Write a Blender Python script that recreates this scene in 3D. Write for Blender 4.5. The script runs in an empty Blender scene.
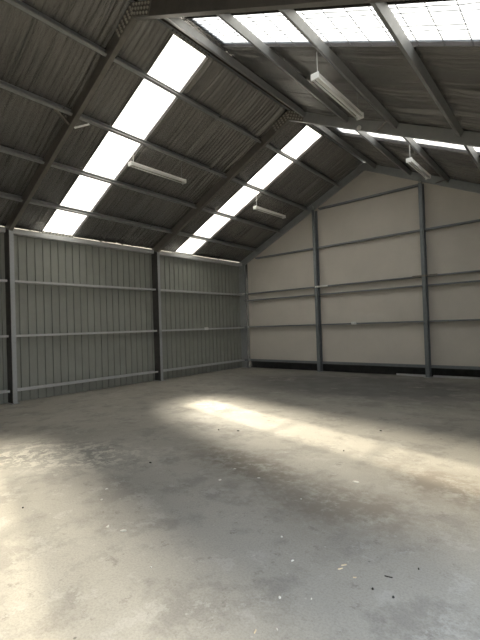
import bpy, bmesh, math, random
import numpy as np
from mathutils import Vector, Matrix
random.seed(7); rng = np.random.default_rng(11)
sc = bpy.context.scene
col = sc.collection

# ------------------------------------------------------------------ dimensions (metres)
W, BAY, EAVE = 10.262, 4.147, 4.0
SL = 0.47525
TH = math.atan(SL); CT, ST = math.cos(TH), math.sin(TH)
YZ, YA, YB, YC = -BAY, 0.0, BAY, 2*BAY
SLEN = W/2/CT
UL, NL = Vector((CT,0,ST)), Vector((ST,0,-CT))       # up the left slope / down out of it
UR, NR = Vector((-CT,0,ST)), Vector((-ST,0,-CT))
def RP(side, s, y, d=0.0):
    o = Vector((0 if side == 'L' else W, y, EAVE))
    return o + (UL if side == 'L' else UR)*s + (NL if side == 'L' else NR)*d
SKY = {'L': [(0.78,1.57),(4.99,5.79)], 'R': [(0.46,1.27),(4.60,5.50)]}
SKYS = {'L': (0.06,5.62), 'R': (0.06,5.02)}
PUR = {'L': [1.07,2.24,3.50,4.76], 'R': [0.57,1.77,2.95,4.02,5.12]}

# ------------------------------------------------------------------ materials
def mat(name):
    m = bpy.data.materials.new(name); m.use_nodes = True
    nt = m.node_tree; nt.nodes.clear()
    out = nt.nodes.new('ShaderNodeOutputMaterial')
    return m, nt, out
def N(nt, kind, **kw):
    n = nt.nodes.new('ShaderNode'+kind)
    for k, v in kw.items():
        if k in n.inputs: n.inputs[k].default_value = v
        else: setattr(n, k, v)
    return n
def ramp(nt, src, stops):
    r = nt.nodes.new('ShaderNodeValToRGB'); e = r.color_ramp.elements
    while len(e) < len(stops): e.new(0.5)
    for el, (p, c) in zip(e, stops):
        el.position = p; el.color = c if len(c) == 4 else (*c, 1)
    nt.links.new(src, r.inputs[0]); return r.outputs[0]
def noise(nt, vec, scale, detail=4, rough=.55, sc3=None):
    n = N(nt, 'TexNoise', Scale=scale, Detail=detail, Roughness=rough)
    if sc3:
        mp = N(nt, 'Mapping'); mp.inputs['Scale'].default_value = sc3
        nt.links.new(vec, mp.inputs[0]); vec = mp.outputs[0]
    nt.links.new(vec, n.inputs['Vector']); return n.outputs['Fac']
def mixc(nt, fac, a, b, blend='MIX'):
    m = nt.nodes.new('ShaderNodeMix'); m.data_type = 'RGBA'; m.blend_type = blend
    for sock, v in ((m.inputs[0], fac), (m.inputs[6], a), (m.inputs[7], b)):
        if isinstance(v, (int, float)): sock.default_value = v
        elif isinstance(v, tuple): sock.default_value = v if len(v) == 4 else (*v, 1)
        else: nt.links.new(v, sock)
    return m.outputs[2]
def simple(name, c, rough=.5, metal=0., var=.12, scale=6., bump=0., bscale=80., spec=.5, sc3=None):
    m, nt, out = mat(name)
    tc = N(nt, 'TexCoord'); b = N(nt, 'BsdfPrincipled', Roughness=rough, Metallic=metal)
    b.inputs['Specular IOR Level'].default_value = spec
    f = noise(nt, tc.outputs['Object'], scale, 5, .6, sc3)
    lo = tuple(x*(1-var) for x in c); hi = tuple(min(1, x*(1+var)) for x in c)
    nt.links.new(ramp(nt, f, [(.3, lo), (.7, hi)]), b.inputs['Base Color'])
    if bump:
        bp = N(nt, 'Bump', Strength=bump, Distance=.01)
        nt.links.new(noise(nt, tc.outputs['Object'], bscale, 3, .6, sc3), bp.inputs['Height'])
        nt.links.new(bp.outputs[0], b.inputs['Normal'])
    nt.links.new(b.outputs[0], out.inputs[0]); return m

M = {}
M['steel'] = simple('galvanised_steel', (.47,.49,.51), .45, .3, .06, 20)
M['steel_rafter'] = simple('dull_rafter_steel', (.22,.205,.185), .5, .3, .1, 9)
M['steel_end'] = simple('grey_end_frame_steel', (.42,.44,.45), .5, .3, .08, 9)
M['girt'] = simple('galvanised_girt', (.60,.61,.62), .45, .2, .06, 12)
M['shaded_steel'] = simple('shaded_web_steel', (.10,.097,.092), .6, .2, .2, 6)  # column webs: the shade on the web face is put into the colour
M['plate'] = simple('mottled_plate_steel', (.26,.24,.21), .55, .2, .4, 22)
M['bolt'] = simple('zinc_bolt', (.30,.28,.25), .45, .6, .3, 30)
M['bolt_head'] = simple('pale_bolt_head', (.58,.55,.48), .5, .2, .2, 30)
M['clad'] = simple('olive_grey_cladding', (.315,.325,.295), .5, 0., .07, 2.2)
M['lining'] = simple('cream_wall_lining', (.71,.665,.605), .75, 0., .05, 1.3, .15, 240)
M['plinth'] = simple('dark_plinth', (.05,.05,.05), .8, 0., .3, 5)
M['low_bounce_clad'] = simple('unseen_low_bounce_cladding', (.22,.23,.21), .6, 0., .1, 2)  # unseen front and right walls, toned darker to hold down bounced light
M['purlin'] = simple('dull_galvanised_purlin', (.34,.345,.345), .45, .35, .08, 12)
M['rafter_grey'] = simple('grey_rafter_steel', (.40,.405,.40), .5, .3, .08, 9)
M['gable_steel'] = simple('blue_grey_gable_steel', (.24,.26,.28), .42, .3, .1, 10)
M['white'] = simple('white_enamel', (.93,.93,.91), .4, 0., .04, 5)
M['tube'] = simple('unlit_fluorescent_tube', (.86,.86,.83), .2, 0., .02, 5)
M['ridge'] = simple('dark_ridge_metal', (.06,.05,.045), .6, .2, .2, 5)
M['outer'] = simple('roof_sheet_metal', (.45,.46,.46), .5, .3, .1, 3)
M['wire'] = simple('mesh_wire', (.22,.22,.22), .5, .5, .1, 5)
M['paper'] = simple('pale_scrap', (.82,.80,.74), .8, 0., .1, 20)
M['stick'] = simple('pale_splinter', (.75,.62,.42), .8, 0., .15, 20)
M['pebble'] = simple('dark_grit', (.035,.032,.03), .8, 0., .3, 20)
M['ground'] = simple('outside_concrete', (.26,.25,.24), .85, 0., .1, 1)

# foil sarking
m, nt, out = mat('foil_sarking'); tc = N(nt, 'TexCoord')
b = N(nt, 'BsdfPrincipled', Metallic=.9, Roughness=.25)
f = noise(nt, tc.outputs['Object'], 1.0, 6, .7, (1.0, 14, 1.0))
nt.links.new(ramp(nt, f, [(.3, (.27,.262,.252)), (.7, (.43,.42,.405))]), b.inputs['Base Color'])
f2 = noise(nt, tc.outputs['Object'], 1.0, 4, .7, (7, 45, 7))
f3 = noise(nt, tc.outputs['Object'], 42., 3, .65)
ad = N(nt, 'Math', operation='MULTIPLY_ADD'); ad.inputs[1].default_value = .6
nt.links.new(f3, ad.inputs[0]); nt.links.new(f2, ad.inputs[2])
bp = N(nt, 'Bump', Strength=.75, Distance=.02); nt.links.new(ad.outputs[0], bp.inputs['Height'])
nt.links.new(bp.outputs[0], b.inputs['Normal']); nt.links.new(b.outputs[0], out.inputs[0]); M['foil'] = m

# translucent sheet
m, nt, out = mat('translucent_roof_sheet'); tc = N(nt, 'TexCoord')
tr = N(nt, 'BsdfTransparent', Color=(.92,.94,.95,1)); tl = N(nt, 'BsdfTranslucent', Color=(.42,.42,.41,1))
sx = N(nt, 'SeparateXYZ'); nt.links.new(tc.outputs['Object'], sx.inputs[0])      # glass-fibre thickens along the ribs
md = N(nt, 'Math', operation='PINGPONG'); md.inputs[1].default_value = .0425; nt.links.new(sx.outputs['Y'], md.inputs[0])
rb = ramp(nt, md.outputs[0], [(.009, (.30,.30,.30)), (.014, (1,1,1))])
nt.links.new(mixc(nt, 1., rb, (.92,.94,.95), 'MULTIPLY'), tr.inputs[0]); nt.links.new(mixc(nt, 1., rb, (.42,.42,.41), 'MULTIPLY'), tl.inputs[0])
mx = N(nt, 'MixShader', Fac=.58); nt.links.new(tr.outputs[0], mx.inputs[1]); nt.links.new(tl.outputs[0], mx.inputs[2])
nt.links.new(mx.outputs[0], out.inputs[0]); M['sheet'] = m

# concrete floor
m, nt, out = mat('worn_concrete_floor'); tc = N(nt, 'TexCoord'); O = tc.outputs['Object']
b = N(nt, 'BsdfPrincipled', Roughness=.62); b.inputs['Specular IOR Level'].default_value = .35
c = ramp(nt, noise(nt, O, .55, 6, .6), [(.30, (.39,.37,.33)), (.70, (.48,.458,.412))])
c = mixc(nt, ramp(nt, noise(nt, O, 1.7, 9, .72), [(.50, (0,0,0)), (.60, (.75,.75,.75))]), c, (.30,.285,.26))
c = mixc(nt, ramp(nt, noise(nt, O, 3.1, 10, .75), [(.56, (0,0,0)), (.60, (.7,.7,.7))]), c, (.50,.485,.45))
c = mixc(nt, ramp(nt, noise(nt, O, 5.5, 10, .8), [(.37, (.8,.8,.8)), (.43, (0,0,0))]), c, (.27,.25,.225))
c = mixc(nt, ramp(nt, noise(nt, O, 70, 4, .7), [(.40, (.45,.45,.45)), (.55, (0,0,0))]), c, mixc(nt, 1., c, (.70,.69,.68), 'MULTIPLY'))
for sx, sy, rz in ((1.5, 26, .5), (1.2, 22, -.7), (1.0, 30, 1.3)):        # scuffs and scratches
    mp = N(nt, 'Mapping'); mp.inputs['Rotation'].default_value = (0, 0, rz); mp.inputs['Scale'].default_value = (sx, sy, 1)
    nt.links.new(O, mp.inputs[0]); sn = noise(nt, mp.outputs[0], 1.3, 6, .72)
    c = mixc(nt, ramp(nt, sn, [(.66, (0,0,0)), (.71, (.55,.55,.55))]), c, (.56,.54,.50))
    c = mixc(nt, ramp(nt, sn, [(.28, (.6,.6,.6)), (.33, (0,0,0))]), c, (.20,.185,.165))
vo = N(nt, 'TexVoronoi', Scale=7.); nt.links.new(O, vo.inputs['Vector'])
c = mixc(nt, ramp(nt, vo.outputs['Distance'], [(.03, (.6,.6,.6)), (.07, (0,0,0))]), c, (.60,.58,.53))
vo = N(nt, 'TexVoronoi', Scale=4.3); nt.links.new(O, vo.inputs['Vector'])
c = mixc(nt, ramp(nt, vo.outputs['Distance'], [(.02, (.8,.8,.8)), (.05, (0,0,0))]), c, (.12,.11,.10))
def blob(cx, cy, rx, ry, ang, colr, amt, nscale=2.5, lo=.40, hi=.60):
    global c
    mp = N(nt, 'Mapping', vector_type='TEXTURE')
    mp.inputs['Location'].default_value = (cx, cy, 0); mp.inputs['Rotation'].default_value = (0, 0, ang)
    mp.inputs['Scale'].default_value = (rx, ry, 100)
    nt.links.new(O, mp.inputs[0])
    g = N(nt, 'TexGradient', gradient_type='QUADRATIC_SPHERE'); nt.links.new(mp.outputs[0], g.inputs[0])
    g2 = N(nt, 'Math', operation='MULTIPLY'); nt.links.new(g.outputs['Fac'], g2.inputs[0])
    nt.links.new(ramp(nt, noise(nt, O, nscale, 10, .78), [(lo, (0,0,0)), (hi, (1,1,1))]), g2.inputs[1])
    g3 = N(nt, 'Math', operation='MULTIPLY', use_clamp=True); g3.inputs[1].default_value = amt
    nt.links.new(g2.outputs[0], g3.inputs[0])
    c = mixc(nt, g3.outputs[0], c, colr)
blob(7.1, -.1, 2.0, .7, -.25, (.25,.22,.185), 2.6, 5.0)
blob(8.4, -.45, 1.3, .8, .2, (.27,.24,.205), 2.6, 5.0)
blob(9.0, .5, 1.2, .7, -.3, (.26,.23,.195), 2.4, 4.0)
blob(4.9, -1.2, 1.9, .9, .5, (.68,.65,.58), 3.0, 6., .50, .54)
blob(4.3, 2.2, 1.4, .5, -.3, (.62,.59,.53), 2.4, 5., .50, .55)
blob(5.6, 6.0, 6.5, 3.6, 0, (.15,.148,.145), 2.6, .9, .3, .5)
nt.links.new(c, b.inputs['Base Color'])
bp = N(nt, 'Bump', Strength=.25, Distance=.01); nt.links.new(noise(nt, O, 30, 6, .7), bp.inputs['Height'])
nt.links.new(bp.outputs[0], b.inputs['Normal'])
nt.links.new(ramp(nt, noise(nt, O, 2., 5, .6), [(.3, (.5,.5,.5)), (.7, (.72,.72,.72))]), b.inputs['Roughness'])
nt.links.new(b.outputs[0], out.inputs[0]); M['floor'] = m

# ------------------------------------------------------------------ mesh helpers
class MB:
    def __init__(s): s.v = []; s.f = []
    def box(s, lo, hi, ax=None, o=None):
        i = len(s.v)
        for x in (lo[0], hi[0]):
            for y in (lo[1], hi[1]):
                for z in (lo[2], hi[2]):
                    p = Vector((x, y, z))
                    if ax: p = o + ax[0]*p.x + ax[1]*p.y + ax[2]*p.z
                    s.v.append(p)
        s.f += [[i+k for k in q] for q in ((0,1,3,2),(4,6,7,5),(0,4,5,1),(2,3,7,6),(0,2,6,4),(1,5,7,3))]
    def extrude(s, pts, T, pa, pb):
        """pts: closed ring of 3D points; run along T between planes pa, pb = (point, normal)"""
        i = len(s.v); n = len(pts)
        for P, nn in (pa, pb):
            for q in pts:
                t = (Vector(P)-q).dot(Vector(nn))/T.dot(Vector(nn)); s.v.append(q+T*t)
        for k in range(n): s.f.append([i+k, i+(k+1) % n, i+n+(k+1) % n, i+n+k])
        s.f.append([i+k for k in range(n)][::-1]); s.f.append([i+n+k for k in range(n)])
    def tube(s, a, b, r, n=8):
        a, b = Vector(a), Vector(b); T = (b-a).normalized()
        U = T.orthogonal().normalized(); V = T.cross(U)
        ring = [a+U*(r*math.cos(2*math.pi*k/n))+V*(r*math.sin(2*math.pi*k/n)) for k in range(n)]
        s.extrude(ring, T, (a, T), (b, T))
    def build(s, name, m, parent=None, smooth=False, origin=None, bevel=0):
        o3 = Vector(origin) if origin is not None else Vector((0, 0, 0))
        me = bpy.data.meshes.new(name); me.from_pydata([tuple(p-o3) for p in s.v], [], s.f)
        bm = bmesh.new(); bm.from_mesh(me); bmesh.ops.recalc_face_normals(bm, faces=bm.faces)
        bm.to_mesh(me); bm.free()
        if smooth:
            for p in me.polygons: p.use_smooth = True
        me.materials.append(m)
        ob = bpy.data.objects.new(name, me); col.objects.link(ob)
        if parent:
            ob.parent = parent; ob.location = o3 - parent.location
        else: ob.location = o3
        if bevel:
            bv = ob.modifiers.new('soft_edges', 'BEVEL'); bv.width = bevel; bv.segments = 2; bv.limit_method = 'ANGLE'
        return ob
def tag(o, label, cat, group=None):
    o['label'] = label; o['category'] = cat
    if group: o['group'] = group
    return o
def thing(name, loc, label, cat, group=None):
    o = bpy.data.objects.new(name, None); col.objects.link(o); o.location = loc; o.empty_display_size = .1
    return tag(o, label, cat, group)
def struct(o): o['kind'] = 'structure'; return o
def csec(O, V, U, D, F, lip=.018, t=.004):
    """C section: web along V at U=0, flanges towards U"""
    q = [(0,0),(F,0),(F,lip),(F-t,lip),(F-t,t),(t,t),(t,D-t),(F-t,D-t),(F-t,D-lip),(F,D-lip),(F,D),(0,D)]
    return [O+U*u+V*v for u, v in q]
X, Y, Z = Vector((1,0,0)), Vector((0,1,0)), Vector((0,0,1))

# ------------------------------------------------------------------ the shell
mb = MB(); mb.box((-.12, YZ-.05, -.15), (W+.12, YC+.12, 0)); struct(mb.build('floor', M['floor']))
mb = MB(); mb.box((-14, YZ-16, -.35), (W+16, YC+8, -.16)); struct(mb.build('ground_outside', M['ground']))

def ribbed(x0, x1, z0, z1, pitch=.19, dep=.028):
    """profile line (u, offset) of trapezoid ribbed cladding along u"""
    out_ = []; u = x0
    while u < x1-1e-4:
        for du, d in ((0, 0), (pitch-.045, 0), (pitch-.035, dep), (pitch-.010, dep)):
            if u+du < x1: out_.append((u+du, d))
        u += pitch
    out_.append((x1, 0)); return out_
def wall_sheet(name, fn, u0, u1, z0, z1, m, phase=0.):
    v = []; f = []
    for u, d in ribbed(u0+phase, u1, z0, z1):
        v += [fn(u, d, z0), fn(u, d, z1)]
    for k in range(0, len(v)-2, 2): f.append((k, k+2, k+3, k+1))
    b_ = MB(); b_.v = [Vector(p) for p in v]; b_.f = [list(q) for q in f]
    o = b_.build(name, m)
    sd = o.modifiers.new('sheet_thickness', 'SOLIDIFY'); sd.thickness = .002; sd.offset = 0
    return struct(o)
wall_sheet('wall_left', lambda u, d, z: (-d, u, z), YZ, YC, 0, EAVE+.03, M['clad'], .032)
DOOR = (-4.05, -.55, 3.4)
wall_sheet('wall_right', lambda u, d, z: (W+d, u, z), DOOR[1], YC, 0, EAVE+.03, M['low_bounce_clad'])
wall_sheet('wall_right_head', lambda u, d, z: (W+d, u, z), YZ, DOOR[1], DOOR[2], EAVE+.03, M['low_bounce_clad'])
# back wall: cream lining above a recessed dark plinth
def gable(x0, x1, z0, y0, y1, drop=0.0):
    b_ = MB(); zt = lambda x: EAVE+SL*min(x, W-x)-drop
    xs = [x0] + ([W/2] if x0 < W/2 < x1 else []) + [x1]
    for ya in (y0, y1):
        b_.v += [Vector((x, ya, z0)) for x in xs] + [Vector((x, ya, zt(x))) for x in xs]
    n = len(xs); h = 2*n
    for k in range(n-1):
        b_.f += [[k, k+1, n+k+1, n+k], [h+k, h+n+k, h+n+k+1, h+k+1], [k, h+k, h+k+1, k+1], [n+k, n+k+1, h+n+k+1, h+n+k]]
    b_.f += [[0, n, h+n, h], [n-1, h+n-1, h+2*n-1, 2*n-1]]
    return b_
struct(gable(.40, W, .30, YC-.01, YC+.02).build('wall_back', M['lining']))
struct(gable(0, W, 0, YC+.09, YC+.12).build('wall_back_outer', M['plinth']))
# plain front wall behind the camera; the open doorway is in the right wall, where the photographer stands
struct(gable(-.03, W+.03, 0, YZ-.05, YZ-.02).build('wall_front', M['low_bounce_clad']))
# ceiling: creased foil sarking, with openings for the skylight strips, and the sheet above it
def foil(side):
    ys = np.arange(YZ-.05, YC+.08, .0125)
    smax = 5.66 if side == 'L' else 5.36
    ss = np.arange(0.0, smax, .12)
    hy = SKY[side]; hs = SKYS[side]
    def snap(a, vals):
        a = list(a)
        for v in vals:
            k = int(np.argmin(np.abs(np.array(a)-v))); a[k] = v
        return np.array(a)
    ys = snap(ys, [q for h in hy for q in h]); ss = snap(np.append(ss, smax), hs)
    S, Yg = np.meshgrid(ss, ys, indexing='ij')
    pl = np.array([0.0]+PUR[side]+[smax])
    idx = np.clip(np.searchsorted(pl, S)-1, 0, len(pl)-2)
    tt = (S-pl[idx])/(pl[idx+1]-pl[idx])
    D = .028*np.sin(np.pi*np.clip(tt, 0, 1))**.8
    D += .006*np.sin(2*np.pi*Yg/.095)*(.5+.5*np.sin(Yg*1.7+S*.4))
    for _ in range(330):
        y0 = rng.uniform(YZ, YC); s0 = rng.uniform(-1, smax); ln = rng.uniform(.5, 2.6)
        wd = rng.uniform(.008, .035); am = rng.choice([-1, 1])*rng.uniform(.004, .026)
        yc = y0 + .05*np.sin(S*rng.uniform(.5, 2)+rng.uniform(0, 6))*rng.uniform(.1, 1) + (S-s0)*rng.normal(0, .02)
        D += 1.7*am*np.exp(-np.abs((Yg-yc)/wd)**1.3)*np.exp(-((S-s0-ln/2)/(ln*.5))**4)
    # loose, wandering diagonal folds
    for _ in range(22):
        y0 = rng.uniform(YZ, YC); s0 = rng.uniform(0, smax); a = rng.uniform(-.9, .9)
        u = (Yg-y0)*math.cos(a)-(S-s0)*math.sin(a); v = (Yg-y0)*math.sin(a)+(S-s0)*math.cos(a)
        D += rng.uniform(.006, .016)*np.exp(-(u/.035)**2)*np.exp(-(v/.35)**4)
    D = np.clip(D, -.018, .075)
    fade = np.ones_like(D)
    for a, b_ in hy:
        dy = np.maximum(np.maximum(a-Yg, Yg-b_), 0); ds = np.maximum(np.maximum(hs[0]-S, S-hs[1]), 0)
        fade = np.minimum(fade, np.clip(np.hypot(dy, ds)/.10, 0, 1))
    D *= fade
    for sp in PUR[side]: D *= np.clip(np.minimum(np.abs(S-sp), np.abs(S-sp-.064))/.10, 0, 1)**.5 if False else 1
    nS, nY = S.shape; v = []; f = []
    for i in range(nS):
        for j in range(nY): v.append(RP(side, float(S[i, j]), float(Yg[i, j]), float(D[i, j]) - .02))
    def hole(s, y): return any(a < y < b_ for a, b_ in hy) and hs[0] < s < hs[1]
    for i in range(nS-1):
        for j in range(nY-1):
            if hole((ss[i]+ss[i+1])/2, (ys[j]+ys[j+1])/2): continue
            k = i*nY+j; f.append([k, k+1, k+nY+1, k+nY])
    return v, f, (ys, ss)
cb = MB()
for side in 'LR':
    v, f, _ = foil(side); i0 = len(cb.v); cb.v += v; cb.f += [[i0+k for k in q] for q in f]
nfoil = len(cb.f)
ax = {'L': (UL, Y, -NL), 'R': (UR, Y, -NR)}; oo = {'L': Vector((0,0,EAVE)), 'R': Vector((W,0,EAVE))}
for side in 'LR':
    edges = [YZ-.3]+[q for h in SKY[side] for q in h]+[YC+.3]
    for k in range(0, len(edges), 2):
        cb.box((-.15, edges[k], .060), (SLEN, edges[k+1], .070), ax[side], oo[side])
    for a, b_ in SKY[side]:      # closed ends of each opening, and its side upstands
        cb.box((-.15, a, .060), (SKYS[side][0], b_, .070), ax[side], oo[side])
        cb.box((SKYS[side][1], a, .060), (SLEN, b_, .070), ax[side], oo[side])
        for y in (a-.012, b_): cb.box((SKYS[side][0], y, .0), (SKYS[side][1], y+.012, .044), ax[side], oo[side])
ceil = struct(cb.build('ceiling', M['foil']))
ceil.data.materials.append(M['outer']); ceil.data.materials.append(M['ridge'])
for k, p in enumerate(ceil.data.polygons):
    if k >= nfoil: p.material_index = 1 if p.area > 1.2 or abs(p.normal.y) < .5 else 2
    else: p.use_smooth = True
mb = MB()
mb.box((-.07, YZ-.3, .075), (.05, YC+.3, .08), (-UL, Y, -NL), Vector((W/2, 0, EAVE+SL*W/2)))
mb.box((-.07, YZ-.3, .075), (.34, YC+.3, .08), (-UR, Y, -NR), Vector((W/2, 0, EAVE+SL*W/2)))
struct(mb.build('trim_ridge', M['ridge']))

# skylight strips
def skylight(side, k, label):
    a, b_ = SKY[side][k]; s0, s1 = SKYS[side]
    root = thing('skylight', RP(side, (s0+s1)/2, (a+b_)/2, -.05), label, 'skylight', 'translucent roof skylight strips')
    v = []; prof = ribbed(a-.04, b_+.04, 0, 0, .085, .016); mbk = MB()
    for y, d in prof: mbk.v += [RP(side, s0-.08, y, -.047-.4*d), RP(side, s1+.06, y, -.047-.4*d)]
    for q in range(0, len(mbk.v)-2, 2): mbk.f.append([q, q+2, q+3, q+1])
    mbk.build('roof_sheet', M['sheet'], root, origin=root.location)
    mw = MB(); s = s0+.12
    while s < s1-.05:                                         # safety mesh wires under the sheet
        mw.tube(RP(side, s, a+.004, -.006), RP(side, s+.01, b_-.004, -.006), .0045, 5); s += .30
    y = a+.06
    while y < b_:
        pts = [RP(side, s0+.01+(s1-s0-.02)*q/40, y+.012*math.sin(q*1.9+y*9)+random.uniform(-.006, .006), -.002) for q in range(41)]
        for p, q in zip(pts, pts[1:]): mw.tube(p, q, .003, 4)
        y += .11
    mw.build('safety_mesh', M['wire'], root, origin=root.location)
skylight('L', 0, 'nearer of the two blown-out skylight strips on the left roof slope')
skylight('L', 1, 'farther skylight strip on the left slope, between the second rafter and the gable wall')
skylight('R', 0, 'skylight strip with wire mesh showing, on the right slope along the photo top edge')
skylight('R', 1, 'thin glimpse of skylight on the right slope under the second rafter')

# ------------------------------------------------------------------ portal frames
DR = .254; FR = .076
RD = .205
zin = EAVE+.292*SL-(RD+.008)/CT
def double_c(b_, O, T, V, D, F, pa, pb):
    for sg in (1, -1): b_.extrude(csec(O+Y*(.002*sg), V, Y*sg, D, F), T, pa, pb)
def bolt_mesh():
    b_ = MB(); b_.tube((0,0,0), (0,-.014,0), .021, 6); b_.tube((0,-.012,0), (0,-.022,0), .008, 8)
    o = b_.build('bolt', M['bolt_head']); me = o.data; bpy.data.objects.remove(o); return me
BOLT = bolt_mesh()
def bolts(pts, parent):
    for p in pts:
        o = bpy.data.objects.new('bolt', BOLT); col.objects.link(o); o.parent = parent
        o.location = Vector(p)-parent.location; o.rotation_euler = (0, random.uniform(0, 1), 0)

def column(side, y, label, single=False):
    sx = 1 if side == 'L' else -1; x0 = 0 if side == 'L' else W
    root = thing('steel_column', (x0+sx*.147, y, 0), label, 'column')
    K = Vector((x0, y, EAVE-.004)); inner = Vector((x0+sx*.292, y, zin-.004))
    d = inner-K; nrm = Vector((d.z, 0, -d.x))
    V = Vector((sx, 0, 0)); yw = y-.055 if not single else y-.08
    b_ = MB(); q = [(.02,0),(.292,0),(.292,.005),(.02,.005)]
    b_.extrude([Vector((x0, yw, 0))+V*a+Y*c for a, c in q], Z, ((0,0,.012), Z), (K, nrm))
    b_.build('web', M['steel_end'] if single else M['shaded_steel'], root, origin=root.location)
    for d0, lip in ((.292, -1), (.02, 1)):
        b_ = MB(); fw = .10 if not single else .076
        q = [(d0,0),(d0,fw),(d0+lip*.022,fw),(d0+lip*.022,fw-.005),(d0+lip*.005,fw-.005),(d0+lip*.005,.0)]
        b_.extrude([Vector((x0, yw+(.0 if lip < 0 else .0051), 0))+V*a+Y*c for a, c in q], Z, ((0,0,.012), Z), (K, nrm))
        b_.build('flange', M['steel_end'] if single else M['steel'], root, origin=root.location)
    b_ = MB(); yo = -.09 if not single else -.085
    b_.box((x0+sx*.015-.0, y+yo, 0), (x0+sx*.33, y+(.09 if not single else .005), .012))
    b_.build('base_plate', M['steel'], root, origin=root.location)
    b_ = MB(); b_.tube((x0+sx*.305, y-.05, .012), (x0+sx*.305, y-.05, .04), .011, 6)
    b_.build('anchor_bolt', M['bolt'], root, origin=root.location)
    return root
column('L', YA, 'nearest left wall steel column, at the far left of the photo')
column('L', YB, 'left wall steel column midway along the wall, under the second rafter')
column('L', YC, 'corner steel column where the ribbed left wall meets the cream gable wall', True)
column('R', YA, 'right wall steel column carrying the rafter nearest the camera')
column('R', YB, 'right wall steel column carrying the second rafter')

def rafter(side, y, label, m, single=False):
    u, n = (UL, NL) if side == 'L' else (UR, NR); sx = 1 if side == 'L' else -1; x0 = 0 if side == 'L' else W
    K = Vector((x0, y, EAVE)); inner = Vector((x0+sx*.292, y, zin)); d = inner-K; nrm = Vector((d.z, 0, -d.x))
    ap = Vector((W/2-sx*.003, y, 6)); b_ = MB(); O = K+n*.008-Y*.055
    if single: O = K+n*.008-Y*.075
    b_.extrude(csec(O, n, Y, RD, .08), u, (K, nrm), (ap, X))
    c0 = K+u*(SLEN/2)
    o = b_.build('steel_rafter', m, None, origin=c0)
    return tag(o, label, 'rafter')
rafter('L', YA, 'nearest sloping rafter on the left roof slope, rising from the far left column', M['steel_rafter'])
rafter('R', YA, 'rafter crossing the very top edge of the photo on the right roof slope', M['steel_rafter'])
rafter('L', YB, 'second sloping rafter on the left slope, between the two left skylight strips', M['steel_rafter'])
rafter('R', YB, 'grey rafter spanning the right slope between the two hanging lights there', M['rafter_grey'])
rafter('L', YC, 'rafter along the left rake of the cream gable wall', M['steel_end'], True)
rafter('R', YC, 'rafter along the right rake of the cream gable wall', M['steel_end'], True)

def apex_plate(y, label):
    A = Vector((W/2, y, EAVE+SL*W/2)); root = thing('apex_plate', A+Vector((0, 0, -.15)), label, 'bracket', 'bolted apex plates')
    yo = -.056; L_ = .50; b_ = MB(); ring = []
    for uu, nn, dd in ((-UL, NL, .012), (-UL, NL, .21)): pass
    P = lambda U_, N_, s, d: A+U_*s+N_*d+Y*yo
    top = A+Z*(-.012/CT)+Y*yo; bot = A+Z*(-.206/CT)+Y*yo
    ring = [P(-UL, NL, L_, .012), top, P(-UR, NR, L_, .012), P(-UR, NR, L_, .206), bot, P(-UL, NL, L_, .206)]
    b_.extrude(ring, Y, (A+Y*yo, Y), (A+Y*(yo-.01), Y))
    b_.build('plate', M['plate'], root, origin=root.location)
    pts = []
    for U_, N_ in ((-UL, NL), (-UR, NR)):
        for i in range(6):
            for j in range(3):
                pts.append(A+U_*(.07+.078*i)+N_*(.045+.062*j)+Y*(yo-.01))
    bolts(pts, root)
apex_plate(YA, 'bolted apex plate joining the nearest pair of rafters, at the top of the photo')
apex_plate(YB, 'bolted apex plate joining the second pair of rafters, above the far left skylight')
A = Vector((W/2, YC, EAVE+SL*W/2)); mb = MB(); yo = YC-.0765
ring = [Vector((W/2+dx, yo, A.z-SL*abs(dx)-dz)) for dx, dz in ((-.2,.03),(0,.03),(.2,.03),(.2,.235),(0,.235),(-.2,.235))]
mb.extrude(ring, Y, (Vector((0, yo, 0)), Y), (Vector((0, yo-.008, 0)), Y))
tag(mb.build('apex_plate', M['steel_end'], None, origin=A+Vector((0,-.08,-.15))), 'small plain plate at the peak of the cream gable wall', 'bracket')

# purlins between the rafters
DP, FP = .105, .055
PO = {'L': ('lowest', 'second lowest galvanised', 'second highest galvanised', 'highest'), 'R': ('lowest', 'second', 'third', 'fourth', 'ridge-side')}
BN = {0: 'left of the nearest rafter', 1: 'between the first and second rafters', 2: 'between the second rafter and gable wall'}
for side in 'LR':
    for i, s in enumerate(PUR[side]):
        for bay, (ya, yb) in enumerate(((YZ, YA), (YA, YB), (YB, YC))):
            if side == 'R' and bay == 0: continue
            u, n = (UL, NL) if side == 'L' else (UR, NR)
            yb2 = yb-(.058 if bay < 2 else .08); ya2 = ya+.03
            b_ = MB(); k = -.016 if side == 'L' else .018       # the purlins run a touch out of square
            T = (Y+u*k).normalized()
            b_.extrude(csec(RP(side, s-2*k, 0, .010), n, u, DP, FP), T, ((0, ya2, 0), Y), ((0, yb2, 0), Y))
            o = b_.build('roof_purlin', M['purlin'], None, origin=RP(side, s, (ya+yb)/2, DP/2))
            tag(o, '%s purlin on the %s slope %s' % (PO[side][i], 'left' if side == 'L' else 'right', BN[bay]), 'purlin', 'roof purlins')
# eave struts at the top of the left wall
LB = {0: 'left of the nearest column', 1: 'between the nearest and middle columns', 2: 'between the middle and corner columns'}
for bay, (ya, yb) in enumerate(((YZ, YA), (YA, YB), (YB, YC))):
    b_ = MB(); O = Vector((.03, 0, EAVE-.13))
    b_.extrude(csec(O, X, Z, .15, .10, .02), Y, ((0, ya+.082, 0), Y), ((0, yb-.082, 0), Y))
    tag(b_.build('eave_strut', M['girt'], None, origin=(.1, (ya+yb)/2, EAVE-.1)), 'pale eave beam along the top of the left wall ' + LB[bay], 'beam', 'left wall eave beams')
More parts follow.
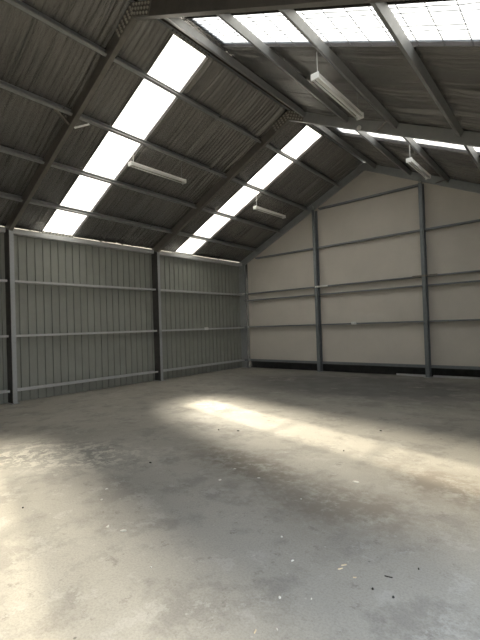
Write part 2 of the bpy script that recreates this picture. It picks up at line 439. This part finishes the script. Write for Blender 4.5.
# girts on the left wall
DG = .19
for zi, (zc, nm) in enumerate(((.285, 'lowest'), (1.52, 'middle'), (2.77, 'upper'))):
    for bay, (ya, yb) in enumerate(((YZ, YA), (YA, YB), (YB, YC))):
        b_ = MB(); O = Vector((.03, 0, zc-.025))
        b_.extrude([p for p in csec(O, X, Z, DG, .050, .016)], Y, ((0, ya+.082, 0), Y), ((0, yb-.082, 0), Y))
        tag(b_.build('wall_girt', M['girt'], None, origin=(.12, (ya+yb)/2, zc)),
            '%s horizontal girt on the ribbed left wall %s' % (nm, LB[bay]), 'girt', 'left wall girts')
# back wall columns and girts
CX = [W/3-.01, 2*W/3-.08]
def back_column(x, label):
    zt = EAVE+SL*min(x, W-x)-.02-.25/CT
    root = thing('gable_column', (x, YC-.11, 0), label, 'column')
    b_ = MB(); O = Vector((x-.05, YC-.215, 0))
    b_.extrude(csec(O, Y, X, .203, .10, .02, .005), Z, ((0,0,.01), Z), ((0,0,zt), Z))
    b_.build('shaft', M['gable_steel'], root, origin=root.location)
    b_ = MB(); b_.box((x-.09, YC-.25, 0), (x+.10, YC-.02, .01)); b_.build('base_plate', M['steel'], root, origin=root.location)
    b_ = MB(); b_.box((x-.048, YC-.155, zt-.10), (x-.042, YC-.085, zt+.14)); b_.build('top_cleat', M['steel_end'], root, origin=root.location)
back_column(CX[0], 'left of the two steel columns standing against the cream gable wall')
back_column(CX[1], 'right of the two steel columns standing against the cream gable wall')
GB = [(.30, 'lowest', .064, .19), (1.54, 'waist-high', .042, .14), (2.53, 'lower of the close pair', .036, .14), (2.785, 'upper of the close pair', .036, .14), (4.07, 'second from the top', .042, .14), (5.34, 'highest', .042, .14)]
BX = [(.27, CX[0]-.055), (CX[0]+.055, CX[1]-.055), (CX[1]+.055, W-.02)]
BL = ['left panel', 'middle panel', 'right panel']
for z, nm, h, dp in GB:
    for k, (xa, xb) in enumerate(BX):
        lim = (z+.06+.26/CT-EAVE)/SL          # keep below the rake rafters
        xa2, xb2 = max(xa, lim+.02), min(xb, W-lim-.02)
        if xb2-xa2 < .15: continue
        b_ = MB(); O = Vector((0, YC-.015-dp, z-h/2))
        b_.extrude(csec(O, Y, Z, dp, h, .014), X, ((xa2,0,0), X), ((xb2,0,0), X))
        tag(b_.build('gable_girt', M['gable_steel'], None, origin=((xa2+xb2)/2, YC-.015-dp/2, z)),
            'gable wall girt, %s, %s of the wall' % (nm, BL[k]), 'girt', 'gable wall girts')
# floor angle under the right panel and the middle panel
for k, lb in ((1, 'middle panel'), (2, 'right panel')):
    xa, xb = BX[k]; b_ = MB()
    b_.box((xa+(2.4 if k == 1 else .05), YC-.06, 0), (xb-.04, YC-.052, .06)); b_.box((xa+(2.4 if k == 1 else .05), YC-.052, 0), (xb-.04, YC-.01, .008))
    tag(b_.build('floor_angle', M['girt'], None, origin=((xa+xb)/2, YC-.03, 0)), 'steel angle along the floor at the foot of the gable wall, ' + lb, 'angle')
# splice plates
def splice(x0, x1, y, z, label, m):
    b_ = MB(); b_.box((x0, y-.008, z-.025), (x1, y, z+.025)); b_.box((x0, y-.0, z-.025), (x1, y+.03, z-.019))
    for x in (x0+.05, x1-.05): b_.tube((x, y-.008, z), (x, y-.018, z), .012, 6)
    tag(b_.build('splice_plate', m, None, origin=((x0+x1)/2, y, z)), label, 'bracket', 'girt splice plates')
splice(CX[0]-.02, CX[0]+.44, YC-.225, 2.785, 'pale splice bar across the left gable column at mid height', M['white'])
splice(CX[1]-.30, CX[1]+.36, YC-.225, 2.79, 'dark splice bar across the right gable column at mid height', M['bolt'])
splice(.02, .36, YC-.15, 2.80, 'pale splice bar on the corner column at mid height', M['white'])

# fly braces
def brace(a, b_, m, label):
    a, b_ = Vector(a), Vector(b_); T = (b_-a).normalized(); U = T.cross(X).normalized(); q = MB(); V = T.cross(U)
    ring = [a, a+U*.032, a+U*.032+V*.003, a+U*.003+V*.003, a+U*.003+V*.032, a+V*.032]
    q.extrude(ring, T, (a, T), (b_, T)); tag(q.build('fly_brace', m, None, origin=(a+b_)/2), label, 'brace')
s = PUR['L'][2]
brace(RP('L', s-.10, YA+.03, .2), RP('L', s+.03, YA+.28, .118), M['white'], 'short white fly brace from the nearest left rafter up to a purlin')
brace(RP('L', s-.10, YA-.065, .2), RP('L', s+.05, YA-.36, .122), M['bolt'], 'short dark fly brace on the left side of the nearest left rafter')
s = PUR['R'][2]
brace(RP('R', s+.40, YB-.06, .2), RP('R', s+.03, YB-.50, .118), M['bolt'], 'dark fly brace on the near side of the second rafter, right slope')
brace(RP('R', s+.42, YC-.08, .2), RP('R', s+.03, YC-.50, .118), M['bolt'], 'dark fly brace at the gable rafter beside the top of the right gable column')
# small white fitting on the second rafter
p = RP('R', (W-6.88)/CT, YB-.056, .19); mb = MB()
prof = [(0.0, .0), (.03, .0), (.03, .015), (.045, .03), (.045, .05), (.03, .07), (.0, .08)]
for r_, h_ in prof:
    for k in range(14): mb.v.append(p+X*(r_*math.cos(k*math.tau/14))+Z*(r_*math.sin(k*math.tau/14))-Y*h_)
for i in range(len(prof)-1):
    for k in range(14): mb.f.append([i*14+k, i*14+(k+1) % 14, (i+1)*14+(k+1) % 14, (i+1)*14+k])
tag(mb.build('sensor', M['white'], None, True, p), 'small round white fitting on the lower edge of the second rafter', 'sensor')

# ------------------------------------------------------------------ hanging fluorescent battens
def batten(x, y0, y1, z, label):
    side = 'L' if x < W/2 else 'R'
    yc = (y0+y1)/2; root = thing('fluorescent_light', (x, yc, z), label, 'light', 'hanging fluorescent lights')
    b_ = MB(); o0 = root.location
    ring = [Vector((x+a, 0, z+c)) for a, c in ((-.05,.045),(.05,.045),(.05,.02),(.022,-.005),(-.022,-.005),(-.05,.02))]
    b_.extrude(ring, Y, ((0,y0+.012,0), Y), ((0,y1-.012,0), Y)); b_.build('body', M['white'], root, origin=o0)
    for dx in (-.042, .042):
        b_ = MB(); b_.tube((x+dx, y0+.03, z-.025), (x+dx, y1-.03, z-.025), .013, 12); b_.build('tube', M['tube'], root, True, o0)
    for ya in (y0, y1-.028):
        b_ = MB(); b_.box((x-.062, ya, z-.045), (x+.062, ya+.028, z+.047)); b_.build('end_cap', M['white'], root, origin=o0, bevel=.004)
    zt = EAVE+SL*min(x, W-x)-.02
    for ya in (y0+.09, y1-.09):
        b_ = MB(); b_.tube((x, ya, z+.045), (x, ya, zt), .005, 6); b_.build('hanger', M['wire'] if ya > yc else M['white'], root, origin=o0)
batten(3.04, 1.28, 2.79, 5.0, 'fluorescent batten light hanging under the left slope beside the nearer skylight strip')
batten(2.92, 5.60, 7.11, 5.0, 'fluorescent batten light hanging near the gable wall beside the far left skylight')
batten(7.36, 1.30, 2.80, 4.98, 'fluorescent batten light hanging under the right slope in front of the second rafter')
batten(7.35, 5.28, 6.68, 4.99, 'fluorescent batten light hanging above the top of the right gable column')

# power outlets on the girts
def outlet(loc, ux, uo, label):
    loc, ux, uo = Vector(loc), Vector(ux), Vector(uo); root = thing('power_outlet', loc, label, 'outlet')
    b_ = MB(); b_.box((-.08, 0, -.045), (.08, .035, .045), (ux, uo, Z), loc); b_.build('plate', M['white'], root, origin=loc, bevel=.004)
    for k in (-.03, .03):
        b_ = MB(); b_.box((k-.011, .034, .012), (k+.011, .040, .026), (ux, uo, Z), loc); b_.build('switch', M['tube'], root, origin=loc)
        b_ = MB()
        for dx, dz, h in ((-.007, -.002, .005), (.007, -.002, .005), (0, -.016, .005)):
            b_.box((k+dx-.0012, .0345, dz-h), (k+dx+.0012, .0356, dz+h), (ux, uo, Z), loc)
        b_.build('socket', M['pebble'], root, origin=loc)
outlet((.22, 6.15, 1.53), Y, X, 'white power outlet on the middle girt of the left wall')
outlet((4.67, YC-.155, 1.555), X, -Y, 'white power outlet on the waist-high girt of the gable wall')

# ------------------------------------------------------------------ bits lying on the floor
def scrap(x, y, sx, sy, h, m, name, label, cat, group=None):
    b_ = MB(); n = 7; a0 = random.uniform(0, 6); rot = random.uniform(0, 3)
    pts = []
    for k in range(n):
        r_ = random.uniform(.65, 1); a = k*math.tau/n
        px, py = sx*r_*math.cos(a), sy*r_*math.sin(a)
        pts.append((px*math.cos(rot)-py*math.sin(rot), px*math.sin(rot)+py*math.cos(rot)))
    for z, s_ in ((0, .9), (h*.5, 1), (h, .62)):
        b_.v += [Vector((x+px*s_, y+py*s_, z+(random.uniform(0, .3)*h if z == h else 0))) for px, py in pts]
    for i in range(2):
        for k in range(n): b_.f.append([i*n+k, i*n+(k+1) % n, (i+1)*n+(k+1) % n, (i+1)*n+k])
    b_.f += [list(range(n))[::-1], list(range(2*n, 3*n))]
    return tag(b_.build(name, m, None, origin=(x, y, 0)), label, cat, group)
WH = [(7.11,-1.88,.05,.022,'pale crumbled flake, left of the pair on the floor at lower left'),
      (7.27,-1.84,.055,.03,'pale crumbled flake, right of the pair on the floor at lower left'),
      (7.84,-2.01,.018,.014,'lone white chip on the floor at lower left, just below the pale flakes'),
      (8.31,-1.18,.02,.013,'white chip near the floor centre, above a slanted paper scrap'),
      (8.54,-1.39,.022,.009,'thin slanted scrap of white paper near the lower middle of the floor'),
      (8.68,-1.74,.022,.016,'brightest white chip, alone at the bottom middle of the floor'),
      (8.83,-1.64,.009,.008,'tiny white speck right of the brightest white chip'),
      (8.81,-1.95,.014,.007,'small white chip at the bottom edge right of a cream splinter'),
      (7.46,-.36,.035,.022,'white scrap on the brown stain in the middle of the floor'),
      (7.08,-.30,.03,.02,'pale scrap just up and left of the white scrap on the stain'),
      (7.17,-.63,.04,.028,'dull pale scrap below the stain in the middle of the floor'),
      (8.08,-.54,.015,.012,'small white chip right of centre on the foreground floor'),
      (8.30,.11,.07,.05,'pale crumbled patch of mortar right of centre below the sunlit band'),
      (6.60,-1.63,.03,.018,'white flake on the left floor, lower of two'),
      (6.41,-1.46,.03,.018,'white flake on the left floor, upper of two')]
for x, y, a, b_, lb in WH: scrap(x, y, a*.6, b_*.6, .006, M['paper'], 'floor_scrap', lb, 'scrap', 'pale scraps on the floor')
DK = [(9.07,-1.35,.014,.012,'dark pebble at lower right, left of a larger pebble'),
      (9.19,-1.35,.017,.013,'largest dark pebble on the lower right floor'),
      (9.22,-.99,.014,.010,'dark pebble at right, furthest up of the lower right pebbles'),
      (5.77,.83,.035,.02,'dark crumb left of another just below the sunlit band'),
      (6.06,.95,.045,.022,'dark crumb right of another just below the sunlit band'),
      (7.79,2.08,.035,.028,'single dark pebble beyond the sunlit band at right'),
      (7.77,.94,.03,.018,'dark crumb lying inside the sunlit band at right'),
      (6.13,-.72,.04,.018,'dark crumb on the grey floor right of the left sunlit patch'),
      (6.17,-2.15,.018,.014,'dark crumb inside the sunlit patch at the left edge')]
for x, y, a, b_, lb in DK: scrap(x, y, a*.6, b_*.6, .009, M['pebble'], 'pebble', lb, 'pebble', 'dark grit on the floor')
ST_ = [(8.83,-1.23,.055,.9,M['stick'],'upper of two parallel pale splinters on the floor right of centre'),
       (8.83,-1.28,.05,1.0,M['stick'],'lower of two parallel pale splinters on the floor right of centre'),
       (8.94,-1.31,.03,.5,M['stick'],'short pale splinter just right of the parallel pair'),
       (9.10,-1.18,.07,.2,M['pebble'],'dark twig on the lower right floor above the pebbles'),
       (8.73,-2.03,.04,1.9,M['stick'],'cream splinter at the bottom edge of the photo')]
for x, y, l_, a, m, lb in ST_:
    d = Vector((math.cos(a), math.sin(a), 0)); q = MB(); p0 = Vector((x, y, .004))
    l_ *= .65; q.extrude([p0-d*l_/2+d.cross(Z)*aa+Z*bb for aa, bb in ((-.003,-.004),(.003,-.004),(.0025,.0),(-.002,.001))], d, (p0-d*l_/2, d), (p0+d*l_/2, (d+d.cross(Z)*.6)))
    tag(q.build('splinter', m, None, origin=(x, y, 0)), lb, 'splinter', 'splinters on the floor')

# ------------------------------------------------------------------ daylight
SUN = Vector((-.91, .775, 1)).normalized()
def sun(name, e, ang, c):
    l = bpy.data.lights.new(name, 'SUN'); l.energy = e; l.angle = math.radians(ang); l.color = c
    o = bpy.data.objects.new(name, l); col.objects.link(o)
    o.rotation_euler = SUN.to_track_quat('Z', 'Y').to_euler(); o.location = (-8, 10, 14)
sun('sun', 9.5, 1.2, (1, .86, .64))
sun('sun_haze', 35.0, 15, (1, .89, .70))
w = bpy.data.worlds.new('sky'); sc.world = w; w.use_nodes = True; nt = w.node_tree; nt.nodes.clear()
tc = N(nt, 'TexCoord'); sp = N(nt, 'SeparateXYZ'); nt.links.new(tc.outputs['Generated'], sp.inputs[0])
cl = ramp(nt, sp.outputs['Z'], [(.0, (.96,.96,.95)), (.5, (.80,.89,1.0))])
bg = N(nt, 'Background', Strength=2.5); nt.links.new(cl, bg.inputs[0])
wo = nt.nodes.new('ShaderNodeOutputWorld'); nt.links.new(bg.outputs[0], wo.inputs[0])

# ------------------------------------------------------------------ camera
r_ = Vector((.76157541, .64723443, -.03302248)); u_ = Vector((.03567735, .00900621, .99932278)); f_ = Vector((-.64709352, .76223781, .0162327))
cd = bpy.data.cameras.new('camera'); cam = bpy.data.objects.new('camera', cd); col.objects.link(cam)
cam.matrix_world = Matrix(((r_.x, u_.x, -f_.x, 10.0692), (r_.y, u_.y, -f_.y, -3.6469), (r_.z, u_.z, -f_.z, 1.5648), (0, 0, 0, 1)))
cd.sensor_fit = 'VERTICAL'; cd.sensor_height = 24; cd.lens = 404.89*24/640; cd.clip_start = .01
sc.camera = cam
vs = sc.view_settings; vs.view_transform = 'Standard'; vs.look = 'None'; vs.gamma = 1; vs.use_curve_mapping = False
vs.exposure = 0.32
sc.cycles.use_denoising = True
sc.cycles.max_bounces = 12; sc.cycles.diffuse_bounces = 6; sc.cycles.transparent_max_bounces = 16
